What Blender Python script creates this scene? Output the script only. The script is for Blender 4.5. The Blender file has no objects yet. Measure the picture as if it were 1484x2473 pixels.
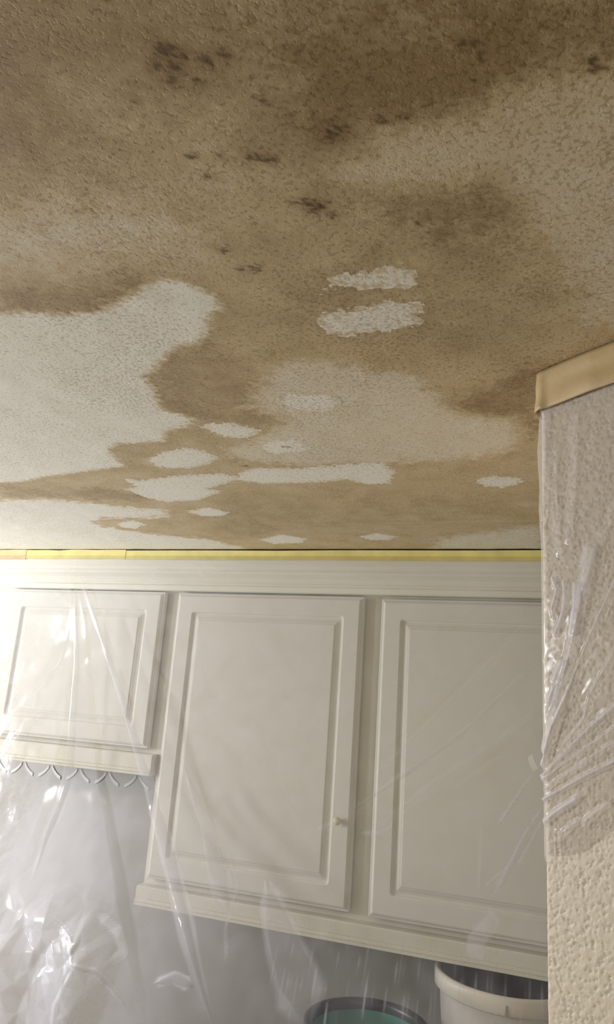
# Water-stained kitchen ceiling above cream wall cabinets masked off with clear plastic sheeting.
import bpy, bmesh, math
import numpy as np
from mathutils import Matrix, Vector
from mathutils.geometry import delaunay_2d_cdt

sc = bpy.context.scene
COL = sc.collection
RNG = np.random.default_rng(7)
CAMZ = 2.02            # camera height; heights below are given relative to it where marked "zc"
CEIL = 2.44

# ------------------------------------------------------------------ camera
cam_d = bpy.data.cameras.new('camera')
cam = bpy.data.objects.new('camera', cam_d)
COL.objects.link(cam)
right = Vector((0.942837, 0.325769, 0.070233))
up = Vector((0.017983, -0.260176, 0.965394))
fwd = Vector((-0.332768, 0.908946, 0.251162))
m3 = Matrix((right, up, -fwd)).transposed()
cam.matrix_world = Matrix.Translation((0, 0, CAMZ)) @ m3.to_4x4()
cam_d.sensor_fit = 'VERTICAL'
cam_d.sensor_height = 36.0
cam_d.lens = 36.0 * 1760.57 / 2473.0
cam_d.clip_start = 0.02
sc.camera = cam

# ------------------------------------------------------------------ light
world = bpy.data.worlds.new('room_ambient')
world.use_nodes = True
sc.world = world
bg = world.node_tree.nodes['Background']
bg.inputs[0].default_value = (1.0, 0.90, 0.63, 1)
bg.inputs[1].default_value = 0.22

def area(name, loc, target, sx, sy, watt, col):
    l = bpy.data.lights.new(name, 'AREA')
    l.shape = 'RECTANGLE'
    l.size, l.size_y, l.energy, l.color = sx, sy, watt, col
    o = bpy.data.objects.new(name, l)
    COL.objects.link(o)
    o.location = loc
    o.rotation_euler = (Vector(target) - Vector(loc)).to_track_quat('-Z', 'Y').to_euler()
    return o

def bulb(name, loc, radius, watt, col):
    l = bpy.data.lights.new(name, 'POINT')
    l.shadow_soft_size, l.energy, l.color = radius, watt, col
    o = bpy.data.objects.new(name, l)
    COL.objects.link(o)
    o.location = loc
    return o
bulb('ceiling_globe_lamp', (-3.30, 0.70, CAMZ - 0.06), 0.17, 172, (0.91, 0.935, 1.0))
bulb('door_shadow_light', (-2.60, 0.35, CAMZ + 0.33), 0.10, 42, (0.93, 0.94, 1.0))  # unseen light added to cast shadows below the doors
area('left_fill', (-2.65, 1.40, CAMZ - 0.42), (-0.4, 1.35, CAMZ + 0.35), 1.0, 0.9, 14, (0.97, 0.98, 1.0))  # unseen fill light, added to brighten the far ceiling

vs = sc.view_settings
vs.view_transform = 'Standard'
vs.look = 'None'
vs.gamma = 1.0
vs.use_curve_mapping = False
vs.exposure = 0.12

# ------------------------------------------------------------------ traced shapes, in metres on their own surfaces
# ceiling plane (x, y): unstained areas, darker pools, rust specks, plaster patches; sheets (x or s, zc): creases, some with highlights painted as haze
CLEAN = [([[-1.6775, 0.3981], [-0.6309, 0.61], [-0.5863, 0.6146], [-0.5503, 0.6291], [-0.4984, 0.6288], [-0.4468, 0.6085], [-0.4082, 0.5879], [-0.3852, 0.5914], [-0.3652, 0.6097], [-0.3575, 0.6342], [-0.3609, 0.6538], [-0.383, 0.6647], [-0.3929, 0.6898], [-0.4223, 0.7202], [-0.4607, 0.7267], [-0.4814, 0.7421], [-0.5177, 0.7778], [-0.5494, 0.798], [-0.5531, 0.8319], [-0.576, 0.8802], [-0.5886, 0.9103], [-0.5671, 0.9306], [-0.5516, 0.9537], [-0.5799, 0.9816], [-0.6251, 0.9934], [-0.6551, 1.0386], [-0.7107, 1.041], [-0.7459, 1.036], [-0.7841, 1.0634], [-0.8048, 1.1189], [-0.8101, 1.1555], [-0.8886, 1.172], [-1.0299, 1.1971], [-1.1184, 1.2257], [-1.1748, 1.2258], [-3.6209, 0.9876]], 1, 0.01, 0.4),
  ([[-4.1208, 1.1392], [-1.2924, 1.3589], [-1.1585, 1.3596], [-1.079, 1.395], [-1.0035, 1.4376], [-0.9028, 1.4788], [-0.9317, 1.5396], [-1.0101, 1.5513], [-1.1176, 1.5364], [-1.1829, 1.5846], [-1.1816, 1.6302], [-1.1177, 1.6948], [-1.0301, 1.7473], [-0.9459, 1.7852], [-0.9038, 1.8599], [-0.8594, 1.9386], [-6.7277, 1.93]], 0.95, 0.02, 0.25),
  ([[-0.1687, 0.473], [-0.151, 0.4655], [-0.1261, 0.446], [-0.0975, 0.445], [-0.0645, 0.4488], [-0.0457, 0.438], [-0.0305, 0.4235], [-0.0034, 0.4203], [0.0359, 0.4177], [0.0646, 0.4224], [0.105, 0.803], [0.0363, 0.7702], [0.0186, 0.715], [0.0067, 0.6523], [-0.0074, 0.6094], [-0.0202, 0.5705], [-0.0316, 0.5325], [-0.0532, 0.5145], [-0.0795, 0.5129], [-0.1122, 0.5047], [-0.1467, 0.5022], [-0.1675, 0.4867]], 0.36, 0.025, 0.1),
  ([[-0.445, 0.9262], [-0.3945, 0.8536], [-0.3657, 0.8129], [-0.3286, 0.792], [-0.2894, 0.809], [-0.2416, 0.8364], [-0.1828, 0.8686], [-0.1614, 0.937], [-0.1572, 0.9853], [-0.1201, 1.0198], [-0.0735, 1.0273], [-0.0638, 1.0789], [-0.0759, 1.1511], [-0.139, 1.1874], [-0.248, 1.2039], [-0.3217, 1.1992], [-0.4297, 1.1951], [-0.5197, 1.1743], [-0.57, 1.1375], [-0.5658, 1.0934], [-0.5094, 1.0739], [-0.4529, 1.029], [-0.4039, 0.9948], [-0.4188, 0.9616]], 0.52, 0.02, 0.12),
  ([[-0.3417, 1.9183], [-0.2888, 1.7922], [-0.2025, 1.7505], [-0.0385, 1.6682], [-0.0458, 1.95], [-0.3472, 1.9501]], 0.7, 0.03, 0.05),
  ([[-0.5647, 0.4506], [-0.4918, 0.4526], [-0.4227, 0.4535], [-0.359, 0.4761], [-0.3318, 0.5194], [-0.3737, 0.5375], [-0.4573, 0.5322], [-0.5543, 0.5232], [-0.629, 0.5139]], 0.45, 0.05, 0),
  ([[-0.322, 0.3985], [-0.2612, 0.4013], [-0.2442, 0.4323], [-0.2418, 0.4774], [-0.2789, 0.5075], [-0.3218, 0.4852], [-0.3355, 0.4382]], 0.18, 0.07, 0)]
DARK = [([[-0.1676, 0.3588], [-0.1121, 0.3644], [-0.0535, 0.3836], [-0.0295, 0.4099], [-0.0513, 0.4365], [-0.0995, 0.4396], [-0.1452, 0.4445], [-0.185, 0.443], [-0.1933, 0.4191]], 0.36, 0.045),
  ([[-0.1489, 0.5112], [-0.0974, 0.5187], [-0.0472, 0.521], [-0.0228, 0.5532], [-0.0352, 0.5904], [-0.0885, 0.5776], [-0.1403, 0.553]], 0.34, 0.035),
  ([[-0.0572, 0.3528], [0.0338, 0.3783], [0.0356, 0.4113], [-0.0108, 0.405], [-0.0405, 0.3841]], 0.32, 0.05),
  ([[-0.1648, 0.9583], [-0.1087, 0.9187], [-0.0528, 0.8781], [-0.0127, 0.8622], [-0.0161, 1.021], [-0.0487, 1.117], [-0.0678, 1.0283], [-0.1197, 1.0167]], 0.38, 0.03),
  ([[-0.2662, 0.5351], [-0.0885, 0.5776], [-0.0195, 0.6463], [-0.0149, 0.7594], [-0.0758, 0.8501], [-0.2185, 0.7883], [-0.3425, 0.7417]], 0.16, 0.06),
  ([[-0.5166, 1.3993], [-0.0298, 1.3345], [-0.0379, 1.6457], [-0.4345, 1.6486], [-0.634, 1.6139]], 0.08, 0.05),
  ([[-0.4954, 0.7452], [-0.4194, 0.7372], [-0.3552, 0.7727], [-0.4172, 0.8924], [-0.3967, 0.9752], [-0.4626, 0.9998], [-0.5738, 0.9295], [-0.5507, 0.8395]], 0.22, 0.02),
  ([[-0.5838, 0.5567], [-0.514, 0.5808], [-0.4442, 0.5879], [-0.4085, 0.5798], [-0.4636, 0.618], [-0.5416, 0.6252], [-0.6237, 0.6018]], 0.28, 0.02),
  ([[-1.1925, 1.2458], [-1.0743, 1.2673], [-0.943, 1.2962], [-0.8536, 1.356], [-0.9404, 1.4099], [-1.1018, 1.3471], [-1.2804, 1.3454]], 0.25, 0.02),
  ([[-0.6887, 1.3521], [-0.5166, 1.3993], [-0.6788, 1.7343], [-0.8656, 1.7771], [-0.8726, 1.5927]], 0.16, 0.05)]
RUST = [[-0.4523, 1.0923, 0.0044], [-0.4495, 1.0969, 0.0044], [-0.4437, 1.0977, 0.0044], [-0.2504, 0.3355, 0.0063], [-0.2505, 0.3499, 0.0065], [-0.2641, 0.3462, 0.0047], [-0.2396, 0.3418, 0.0034], [-0.2261, 0.3523, 0.0058], [-0.2129, 0.3518, 0.0046], [-0.0489, 0.3849, 0.0037], [-0.046, 0.3947, 0.0035], [-0.0555, 0.3825, 0.0026], [0.023, 0.4201, 0.0045], [0.0251, 0.424, 0.004], [0.0221, 0.4273, 0.0024], [-0.163, 0.4377, 0.007], [-0.1543, 0.4361, 0.0057], [-0.1652, 0.4341, 0.0038], [-0.1233, 0.4341, 0.0034], [-0.1109, 0.4349, 0.0036], [-0.1033, 0.4353, 0.0027], [-0.2353, 0.4449, 0.0037], [-0.2278, 0.4459, 0.004], [-0.2208, 0.4491, 0.0034], [-0.2151, 0.452, 0.0037], [-0.2815, 0.4293, 0.0034], [-0.2779, 0.4331, 0.0027], [-0.2778, 0.4553, 0.0032], [-0.2562, 0.4367, 0.0024], [-0.2089, 0.5062, 0.0065], [-0.2018, 0.5158, 0.007], [-0.1961, 0.5138, 0.0051], [-0.1895, 0.5292, 0.0037], [-0.3076, 0.5551, 0.0066], [-0.2915, 0.5896, 0.0055], [-0.5634, 1.1883, 0.0065], [-0.2004, 0.3949, 0.003], [-0.3067, 0.5876, 0.0039], [-0.1181, 0.5584, 0.0026], [-0.2931, 0.3702, 0.0028], [-0.2595, 0.3601, 0.0027], [-0.2407, 0.3652, 0.0024], [-0.0517, 0.4143, 0.0022]]
PATCH = [[[-0.2341, 0.6446], [-0.2212, 0.6253], [-0.2058, 0.6181], [-0.176, 0.619], [-0.1443, 0.6176], [-0.1419, 0.6239], [-0.1315, 0.6365], [-0.139, 0.6562], [-0.1473, 0.6631], [-0.1671, 0.6539], [-0.1926, 0.6498], [-0.2126, 0.6413]],
  [[-0.2625, 0.7026], [-0.2446, 0.6851], [-0.2162, 0.6859], [-0.1895, 0.682], [-0.1721, 0.6756], [-0.1408, 0.6867], [-0.1495, 0.7358], [-0.1826, 0.7434], [-0.2167, 0.7414], [-0.2432, 0.7461], [-0.2596, 0.7325]],
  [[-0.391, 0.9045], [-0.3688, 0.8834], [-0.3085, 0.897], [-0.2977, 0.9281], [-0.3162, 0.9479], [-0.3257, 0.9621], [-0.3863, 0.9472]],
  [[-0.5575, 0.9851], [-0.5297, 0.9713], [-0.4973, 0.98], [-0.4602, 1.0148], [-0.4959, 1.0516], [-0.5382, 1.0355]],
  [[-0.4885, 1.0831], [-0.4618, 1.0605], [-0.4126, 1.0677], [-0.4054, 1.1155], [-0.4263, 1.1276], [-0.4792, 1.1336], [-0.4933, 1.1099]],
  [[-0.74, 1.1272], [-0.6901, 1.0919], [-0.6294, 1.0738], [-0.6014, 1.0995], [-0.5921, 1.1346], [-0.6302, 1.1653], [-0.6809, 1.1865], [-0.7321, 1.1803], [-0.7466, 1.1658]],
  [[-0.5971, 1.2247], [-0.5473, 1.2001], [-0.4673, 1.2098], [-0.375, 1.1972], [-0.3028, 1.1993], [-0.2903, 1.2554], [-0.316, 1.325], [-0.3625, 1.3284], [-0.3938, 1.2898], [-0.4568, 1.3019], [-0.5706, 1.2983], [-0.6223, 1.2704]],
  [[-0.1578, 1.3207], [-0.1293, 1.2985], [-0.0791, 1.3091], [-0.065, 1.3435], [-0.1058, 1.3737], [-0.1432, 1.3618]],
  [[-0.8631, 1.23], [-0.8296, 1.2479], [-0.7384, 1.2245], [-0.6278, 1.2238], [-0.5991, 1.2591], [-0.6614, 1.2946], [-0.7071, 1.3196], [-0.6831, 1.3402], [-0.7746, 1.4029], [-0.863, 1.4093], [-0.8965, 1.3654], [-0.9033, 1.3001], [-0.8684, 1.2943]],
  [[-0.8548, 1.4936], [-0.7817, 1.4583], [-0.7465, 1.5125], [-0.7787, 1.5412], [-0.8349, 1.5416]],
  [[-0.7921, 1.794], [-0.7018, 1.7336], [-0.6473, 1.7828], [-0.6745, 1.837], [-0.7719, 1.851]],
  [[-0.4983, 1.7633], [-0.444, 1.7289], [-0.3983, 1.7709], [-0.4313, 1.8122], [-0.4852, 1.8062]],
  [[-1.1201, 1.5969], [-1.0472, 1.5617], [-1.0349, 1.6101], [-1.0945, 1.6575], [-1.1302, 1.6419]]]
SHEET_FOLDS = [[[[-1.458, 0.3696], [-1.3859, 0.1896], [-1.3201, -0.0509], [-1.2513, -0.2624], [-1.1674, -0.388], [-1.0279, -0.5564], [-0.9416, -0.6786], [-0.9209, -0.7338]], 0.0065, 0.0184, 0.004, -0.1],
  [[[-1.442, 0.3515], [-1.3701, 0.2664], [-1.291, 0.1189], [-1.1952, -0.0424], [-1.1337, -0.1515]], 0.0054, 0.0173, 0.001, -0.09],
  [[[-1.034, -0.0541], [-0.9663, -0.1807], [-0.9118, -0.2907], [-0.8399, -0.3877]], 0.0022, 0.0054, 0.002, -0.06],
  [[[-1.4549, 0.3696], [-1.3545, 0.2033], [-1.2162, -0.0322], [-1.1257, -0.2063], [-1.0614, -0.3168], [-0.9351, -0.4694], [-0.8678, -0.5505], [-0.7527, -0.7027]], 0.0065, 0.0259, 0.006, 0.16],
  [[[-1.4592, 0.364], [-1.4344, 0.1879], [-1.449, 0.062], [-1.5238, -0.0527]], 0.0043, 0.0065, 0.003, -0.05],
  [[[-1.4623, 0.364], [-1.3972, 0.0648], [-1.3809, -0.1258], [-1.3963, -0.2653], [-1.3828, -0.3818], [-1.3835, -0.4699], [-1.4091, -0.51]], 0.0086, 0.0367, 0.006, -0.13],
  [[[-1.4561, 0.364], [-1.3915, 0.0651], [-1.37, -0.1715], [-1.365, -0.2845], [-1.3685, -0.4104], [-1.3481, -0.5028]], 0.0065, 0.0238, 0.005, 0.1],
  [[[-1.2058, 0.1957], [-1.0355, -0.0429], [-0.9663, -0.1807], [-0.9118, -0.2907], [-0.8399, -0.3877], [-0.7818, -0.4668]], 0.0032, 0.0086, 0.003, -0.05],
  [[[-1.0042, -0.1842], [-0.9548, -0.2645], [-0.9012, -0.3291], [-0.8504, -0.4069], [-0.7804, -0.499]], 0.0086, 0.0367, 0.004, 0.08],
  [[[-0.8051, -0.1237], [-0.6945, -0.2375], [-0.6343, -0.3041]], 0.0032, 0.0043, 0.0025, -0.04],
  [[[-0.7085, -0.4242], [-0.6573, -0.4984], [-0.6148, -0.5529], [-0.5714, -0.6043], [-0.5397, -0.665]], 0.0216, 0.0648, 0.005, 0.16],
  [[[-0.8091, -0.393], [-0.7718, -0.4489], [-0.7741, -0.5298], [-0.7475, -0.5946]], 0.0043, 0.0065, 0.003, 0.08],
  [[[-1.6553, 0.3568], [-1.5194, 0.2893], [-1.4474, 0.2387]], 0.0065, 0.0108, 0.003, -0.05],
  [[[-1.2285, 0.3843], [-0.9155, 0.3562], [-0.4924, 0.3395], [-0.1659, 0.3345]], 0.0043, 0.0065, 0.002, 0.04],
  [[[-1.2844, 0.3707], [-0.9626, 0.33], [-0.7295, 0.3244]], 0.0043, 0.0054, 0.002, 0.03],
  [[[-0.1482, 0.3107], [-0.2574, 0.2258], [-0.377, 0.1369], [-0.4504, 0.0701]], 0.0032, 0.0043, 0.002, -0.03],
  [[[-0.0556, 0.2833], [-0.1309, 0.2123], [-0.2547, 0.0712], [-0.4089, -0.0952], [-0.4546, -0.1438]], 0.0032, 0.0076, 0.003, -0.04],
  [[[-0.0552, 0.1419], [-0.1231, 0.0789], [-0.2506, -0.0525], [-0.421, -0.1847], [-0.515, -0.2547]], 0.0032, 0.0097, 0.0035, 0.07],
  [[[-0.0525, 0.0347], [-0.1637, -0.0599], [-0.3006, -0.1583], [-0.3997, -0.2449], [-0.4524, -0.2972]], 0.0032, 0.0065, 0.0025, 0.05],
  [[[-0.0525, -0.0507], [-0.1828, -0.1091], [-0.2802, -0.1753], [-0.3696, -0.2273]], 0.0032, 0.0043, 0.002, 0.04],
  [[[-0.0764, -0.1197], [-0.1206, -0.1866], [-0.1627, -0.2529]], 0.0043, 0.0043, 0.003, 0.14],
  [[[-0.0587, -0.1935], [-0.1048, -0.2742], [-0.14, -0.3452], [-0.1668, -0.394]], 0.0054, 0.0065, 0.003, 0.16],
  [[[-0.0544, -0.2155], [-0.0866, -0.2763], [-0.1185, -0.336]], 0.0032, 0.0043, 0.003, 0.12],
  [[[-0.1378, -0.3287], [-0.1598, -0.3517], [-0.1843, -0.3746]], 0.0032, 0.0032, 0.002, 0.12],
  [[[-0.1988, -0.2499], [-0.1979, -0.3278], [-0.1966, -0.3955]], 0.0022, 0.0032, 0.002, 0.09],
  [[[-0.1507, -0.4121], [-0.1727, -0.4443], [-0.1954, -0.4723], [-0.2007, -0.5144]], 0.0151, 0.0238, 0.004, 0.15],
  [[[-0.4888, -0.2996], [-0.4519, -0.3008], [-0.4175, -0.2841], [-0.404, -0.2594]], 0.0032, 0.0043, 0.003, 0.09],
  [[[-0.0657, 0.2523], [-0.1846, 0.1255], [-0.3245, -0.0237], [-0.4355, -0.1421], [-0.4756, -0.1951]], 0.0022, 0.0032, 0.002, 0.04],
  [[[-0.6047, -0.3147], [-0.5702, -0.2921], [-0.5335, -0.2833]], 0.0065, 0.0108, 0.003, 0.07],
  [[[-1.1188, -0.5438], [-1.0424, -0.5747], [-1.0138, -0.6108], [-1.0478, -0.6399]], 0.0086, 0.013, 0.006, 0.16],
  [[[-1.2357, -0.5679], [-1.1562, -0.5989], [-1.1285, -0.6441], [-1.0667, -0.6508], [-0.9811, -0.7054]], 0.0054, 0.0054, 0.006, 0.24],
  [[[-0.918, -0.6551], [-0.8698, -0.6359], [-0.8187, -0.6446]], 0.0086, 0.0151, 0.006, 0.22],
  [[[-1.114, -0.6501], [-1.1481, -0.731], [-1.1456, -0.7762]], 0.0065, 0.0108, 0.006, 0.15]]
WALL_FOLDS = [[[[0.0604, 0.1824], [0.0505, 0.1328], [0.0388, 0.0883], [0.0188, 0.0261], [-0.0012, -0.0318]], 0.0105, 0.0073, 0.007, 0.2],
  [[[0.1836, 0.3089], [0.0856, 0.1345], [0.0593, 0.0877], [0.0376, 0.0441], [0.01, -0.0092], [-0.0042, -0.0493]], 0.0042, 0.0031, 0.008, 0.25],
  [[[0.194, 0.232], [0.0829, 0.0657], [0.0573, 0.0274], [0.0491, 0.0018], [0.0334, -0.0161], [0.0175, -0.031]], 0.0052, 0.0021, 0.006, 0.2],
  [[[0.2375, 0.1376], [0.0808, 0.0134], [0.0562, -0.0061], [0.0253, -0.0336], [-0.0082, -0.0635]], 0.0063, 0.0021, 0.008, 0.3],
  [[[0.2458, 0.1047], [0.0799, -0.0069], [-0.0072, -0.0655]], 0.0026, 0.0016, 0.006, 0.22],
  [[[0.2472, 0.0886], [0.0794, -0.0202], [-0.0019, -0.0729]], 0.0026, 0.0016, 0.006, 0.22],
  [[[0.2558, 0.0545], [0.0787, -0.0385], [0.0347, -0.0616], [-0.0031, -0.084]], 0.0042, 0.0026, 0.007, 0.28],
  [[[-0.0024, -0.1059], [0.0136, -0.0931], [0.0368, -0.0784]], 0.0042, 0.0037, 0.005, 0.37],
  [[[0.0208, -0.113], [0.0311, -0.1045], [0.0396, -0.0979]], 0.0037, 0.0026, 0.005, 0.42],
  [[[0.0459, -0.1], [0.0582, -0.0883], [0.0725, -0.0784]], 0.0042, 0.0031, 0.005, 0.34],
  [[[0.0116, 0.1572], [0.0175, 0.1424], [0.0104, 0.1217], [0.0124, 0.1122]], 0.0031, 0.0026, 0.005, 0.48],
  [[[0.0276, 0.151], [0.0282, 0.1299], [0.0245, 0.1139], [0.0148, 0.0936]], 0.0037, 0.0037, 0.005, 0.37],
  [[[0.0415, 0.1473], [0.0397, 0.1199], [0.0347, 0.0929]], 0.0037, 0.0042, 0.004, 0.34],
  [[[0.0122, 0.0437], [0.0212, 0.0617]], 0.0042, 0.0042, 0.005, 0.37],
  [[[0.004, 0.0167], [0.0109, 0.0348]], 0.0031, 0.0042, 0.005, 0.42],
  [[[0.0163, 0.3118], [0.0127, 0.2737], [0.0159, 0.2326], [0.0207, 0.1876]], 0.0073, 0.0073, 0.003, 0.06],
  [[[0.0459, 0.348], [0.0411, 0.2726], [0.0337, 0.2003]], 0.0073, 0.0073, 0.003, 0.06],
  [[[0.1803, 0.392], [0.0859, 0.2157], [0.0676, 0.1815], [0.056, 0.1415]], 0.0052, 0.0052, 0.003, 0.08],
  [[[0.0054, 0.3683], [0.0044, 0.3069], [0.0002, 0.2303]], 0.0063, 0.0031, 0.004, 0.18],
  [[[0.0079, -0.1703], [0.0114, -0.1459], [0.0111, -0.1139]], 0.0021, 0.0021, 0.003, 0.1]]
WALL_SHEET_HEM = [[-0.0111, -0.1485], [-0.003, -0.1408], [0.0228, -0.1349], [0.0475, -0.1251], [0.0734, -0.1031]]

# ------------------------------------------------------------------ helpers
def lin(r, g, b):
    f = lambda c: c / 12.92 if c <= 0.04045 else ((c + 0.055) / 1.055) ** 2.4
    return (f(r / 255), f(g / 255), f(b / 255), 1)

def mat(name):
    m = bpy.data.materials.new(name)
    m.use_nodes = True
    nt = m.node_tree
    nt.nodes.clear()
    out = nt.nodes.new('ShaderNodeOutputMaterial')
    return m, nt, out

def node(nt, kind, **kw):
    n = nt.nodes.new(kind)
    for k, v in kw.items():
        if k.startswith('i_'):
            n.inputs[k[2:].replace('_', ' ')].default_value = v
        else:
            setattr(n, k, v)
    return n

def painted(name, col, rough=0.45, var=0.06, scale=9.0, bump=0.0, bscale=300.0, spec=0.5):
    m, nt, out = mat(name)
    L = nt.links.new
    b = node(nt, 'ShaderNodeBsdfPrincipled')
    b.inputs['Roughness'].default_value = rough
    b.inputs['Specular IOR Level'].default_value = spec
    tc = node(nt, 'ShaderNodeTexCoord')
    nz = node(nt, 'ShaderNodeTexNoise', i_Scale=scale, i_Detail=4.0)
    L(tc.outputs['Object'], nz.inputs['Vector'])
    mx = node(nt, 'ShaderNodeMix', data_type='RGBA')
    mx.inputs['A'].default_value = tuple(c * (1 - var) for c in col[:3]) + (1,)
    mx.inputs['B'].default_value = tuple(min(1, c * (1 + var)) for c in col[:3]) + (1,)
    L(nz.outputs['Fac'], mx.inputs['Factor'])
    L(mx.outputs['Result'], b.inputs['Base Color'])
    if bump:
        n2 = node(nt, 'ShaderNodeTexNoise', i_Scale=bscale, i_Detail=2.0)
        L(tc.outputs['Object'], n2.inputs['Vector'])
        bp = node(nt, 'ShaderNodeBump', i_Strength=bump, i_Distance=0.001)
        L(n2.outputs['Fac'], bp.inputs['Height'])
        L(bp.outputs['Normal'], b.inputs['Normal'])
    L(b.outputs[0], out.inputs[0])
    return m

def obj(name, verts, faces, m, parent=None, smooth=False):
    me = bpy.data.meshes.new(name)
    me.from_pydata([tuple(v) for v in verts], [], faces)
    bm = bmesh.new()
    bm.from_mesh(me)
    bmesh.ops.recalc_face_normals(bm, faces=bm.faces)
    bm.to_mesh(me)
    bm.free()
    if smooth:
        me.polygons.foreach_set('use_smooth', [True] * len(me.polygons))
    me.materials.append(m)
    o = bpy.data.objects.new(name, me)
    COL.objects.link(o)
    o.parent = parent
    return o

def grid_obj(name, P, m, parent=None, attrs=None, flip=False, extra=None):
    """P: (nu, nv, 3) array of points -> one smooth grid mesh; extra = more (verts, quads) in the same mesh."""
    nu, nv = P.shape[:2]
    V = P.reshape(-1, 3)
    i, j = np.meshgrid(np.arange(nu - 1), np.arange(nv - 1), indexing='ij')
    a = (i * nv + j).ravel()
    Q = np.stack([a, a + 1, a + nv + 1, a + nv], 1) if flip else np.stack([a, a + nv, a + nv + 1, a + 1], 1)
    n0 = len(V)
    if extra is not None:
        ev, ef = extra
        V = np.concatenate([V, np.array(ev, float)])
        Q = np.concatenate([Q, np.array(ef, int) + n0])
    return quads(name, V, Q, m, parent, attrs, n0)

def quads(name, V, Q, m, parent=None, attrs=None, n0=None):
    me = bpy.data.meshes.new(name)
    me.vertices.add(len(V))
    me.vertices.foreach_set('co', np.ascontiguousarray(V, np.float32).ravel())
    me.loops.add(Q.size)
    me.loops.foreach_set('vertex_index', np.ascontiguousarray(Q, np.int32).ravel())
    me.polygons.add(len(Q))
    me.polygons.foreach_set('loop_start', np.arange(0, Q.size, 4, dtype=np.int32))
    me.polygons.foreach_set('loop_total', np.full(len(Q), 4, np.int32))
    me.polygons.foreach_set('use_smooth', np.ones(len(Q), bool))
    me.update(calc_edges=True)
    for k, arr in (attrs or {}).items():
        arr = np.asarray(arr, np.float32)
        dims = arr.shape[-1] if arr.ndim > 1 and arr.shape[-1] == 4 else 1
        if dims == 4:
            full = np.zeros((len(V), 4), np.float32)
            full[:arr.reshape(-1, 4).shape[0]] = arr.reshape(-1, 4)
            full[arr.reshape(-1, 4).shape[0]:] = (0.6, 0, 0, 1)
            at = me.color_attributes.new(k, 'FLOAT_COLOR', 'POINT')
            at.data.foreach_set('color', full.ravel())
        else:
            full = np.zeros(len(V), np.float32)
            full[:arr.size] = arr.ravel()
            at = me.attributes.new(k, 'FLOAT', 'POINT')
            at.data.foreach_set('value', full)
    me.materials.append(m)
    o = bpy.data.objects.new(name, me)
    COL.objects.link(o)
    o.parent = parent
    return o

def tag(o, label=None, cat=None, group=None, kind=None):
    for k, v in (('label', label), ('category', cat), ('group', group), ('kind', kind)):
        if v:
            o[k] = v
    return o

def empty(name, loc, label, cat, group=None):
    o = bpy.data.objects.new(name, None)
    o.empty_display_size = 0.05
    COL.objects.link(o)
    o.location = loc
    return tag(o, label, cat, group)

def keep(o, parent):
    """parent without moving: the mesh is already in world coordinates."""
    o.parent = parent
    o.matrix_parent_inverse = Matrix.Translation(parent.location).inverted()
    return o

def box(x0, x1, y0, y1, z0, z1):
    v = [(x, y, z) for x in (x0, x1) for y in (y0, y1) for z in (z0, z1)]
    f = [(0, 1, 3, 2), (4, 6, 7, 5), (0, 4, 5, 1), (2, 3, 7, 6), (0, 2, 6, 4), (1, 5, 7, 3)]
    return v, f

def sstep(a, b, x):
    t = np.clip((x - a) / (b - a), 0, 1)
    return t * t * (3 - 2 * t)

def fnoise(shape, step, lo, hi, seed):
    """band-limited noise field; lo/hi are wavelengths in metres; unit variance."""
    r = np.random.default_rng(seed)
    w = r.standard_normal(shape)
    F = np.fft.rfft2(w)
    fy = np.fft.fftfreq(shape[0], step)[:, None]
    fx = np.fft.rfftfreq(shape[1], step)[None, :]
    k = np.sqrt(fx * fx + fy * fy)
    g = np.exp(-(k * lo) ** 2 * 0.5) * (1 - np.exp(-(k * hi) ** 2 * 0.5))
    n = np.fft.irfft2(F * g, shape)
    return n / n.std()

def poly_sd(X, Y, poly):
    """signed distance to a closed polygon, negative inside."""
    P = np.array(poly)
    d = np.full(X.shape, 1e9)
    inside = np.zeros(X.shape, bool)
    for a, b in zip(P, np.roll(P, -1, 0)):
        e = b - a
        wx, wy = X - a[0], Y - a[1]
        t = np.clip((wx * e[0] + wy * e[1]) / max(e @ e, 1e-12), 0, 1)
        d = np.minimum(d, (wx - t * e[0]) ** 2 + (wy - t * e[1]) ** 2)
        c = (a[1] > Y) != (b[1] > Y)
        if abs(e[1]) > 1e-12:
            inside ^= c & (X < a[0] + (Y - a[1]) * e[0] / e[1])
    d = np.sqrt(d)
    return np.where(inside, -d, d)

def line_dist(X, Z, pts):
    """distance to a polyline, signed side and the position 0..1 along it."""
    P = np.array(pts)
    seg = np.linalg.norm(np.diff(P, axis=0), axis=1)
    cum = np.concatenate([[0], np.cumsum(seg)])
    best = np.full(X.shape, 1e9)
    u = np.zeros(X.shape)
    s = np.zeros(X.shape)
    for i in range(len(P) - 1):
        e = P[i + 1] - P[i]
        wx, wz = X - P[i][0], Z - P[i][1]
        t = np.clip((wx * e[0] + wz * e[1]) / max(e @ e, 1e-12), 0, 1)
        d = (wx - t * e[0]) ** 2 + (wz - t * e[1]) ** 2
        w = d < best
        best = np.where(w, d, best)
        u = np.where(w, (cum[i] + t * seg[i]) / cum[-1], u)
        s = np.where(w, np.sign(e[0] * wz - e[1] * wx), s)
    return np.sqrt(best), s, u

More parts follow.
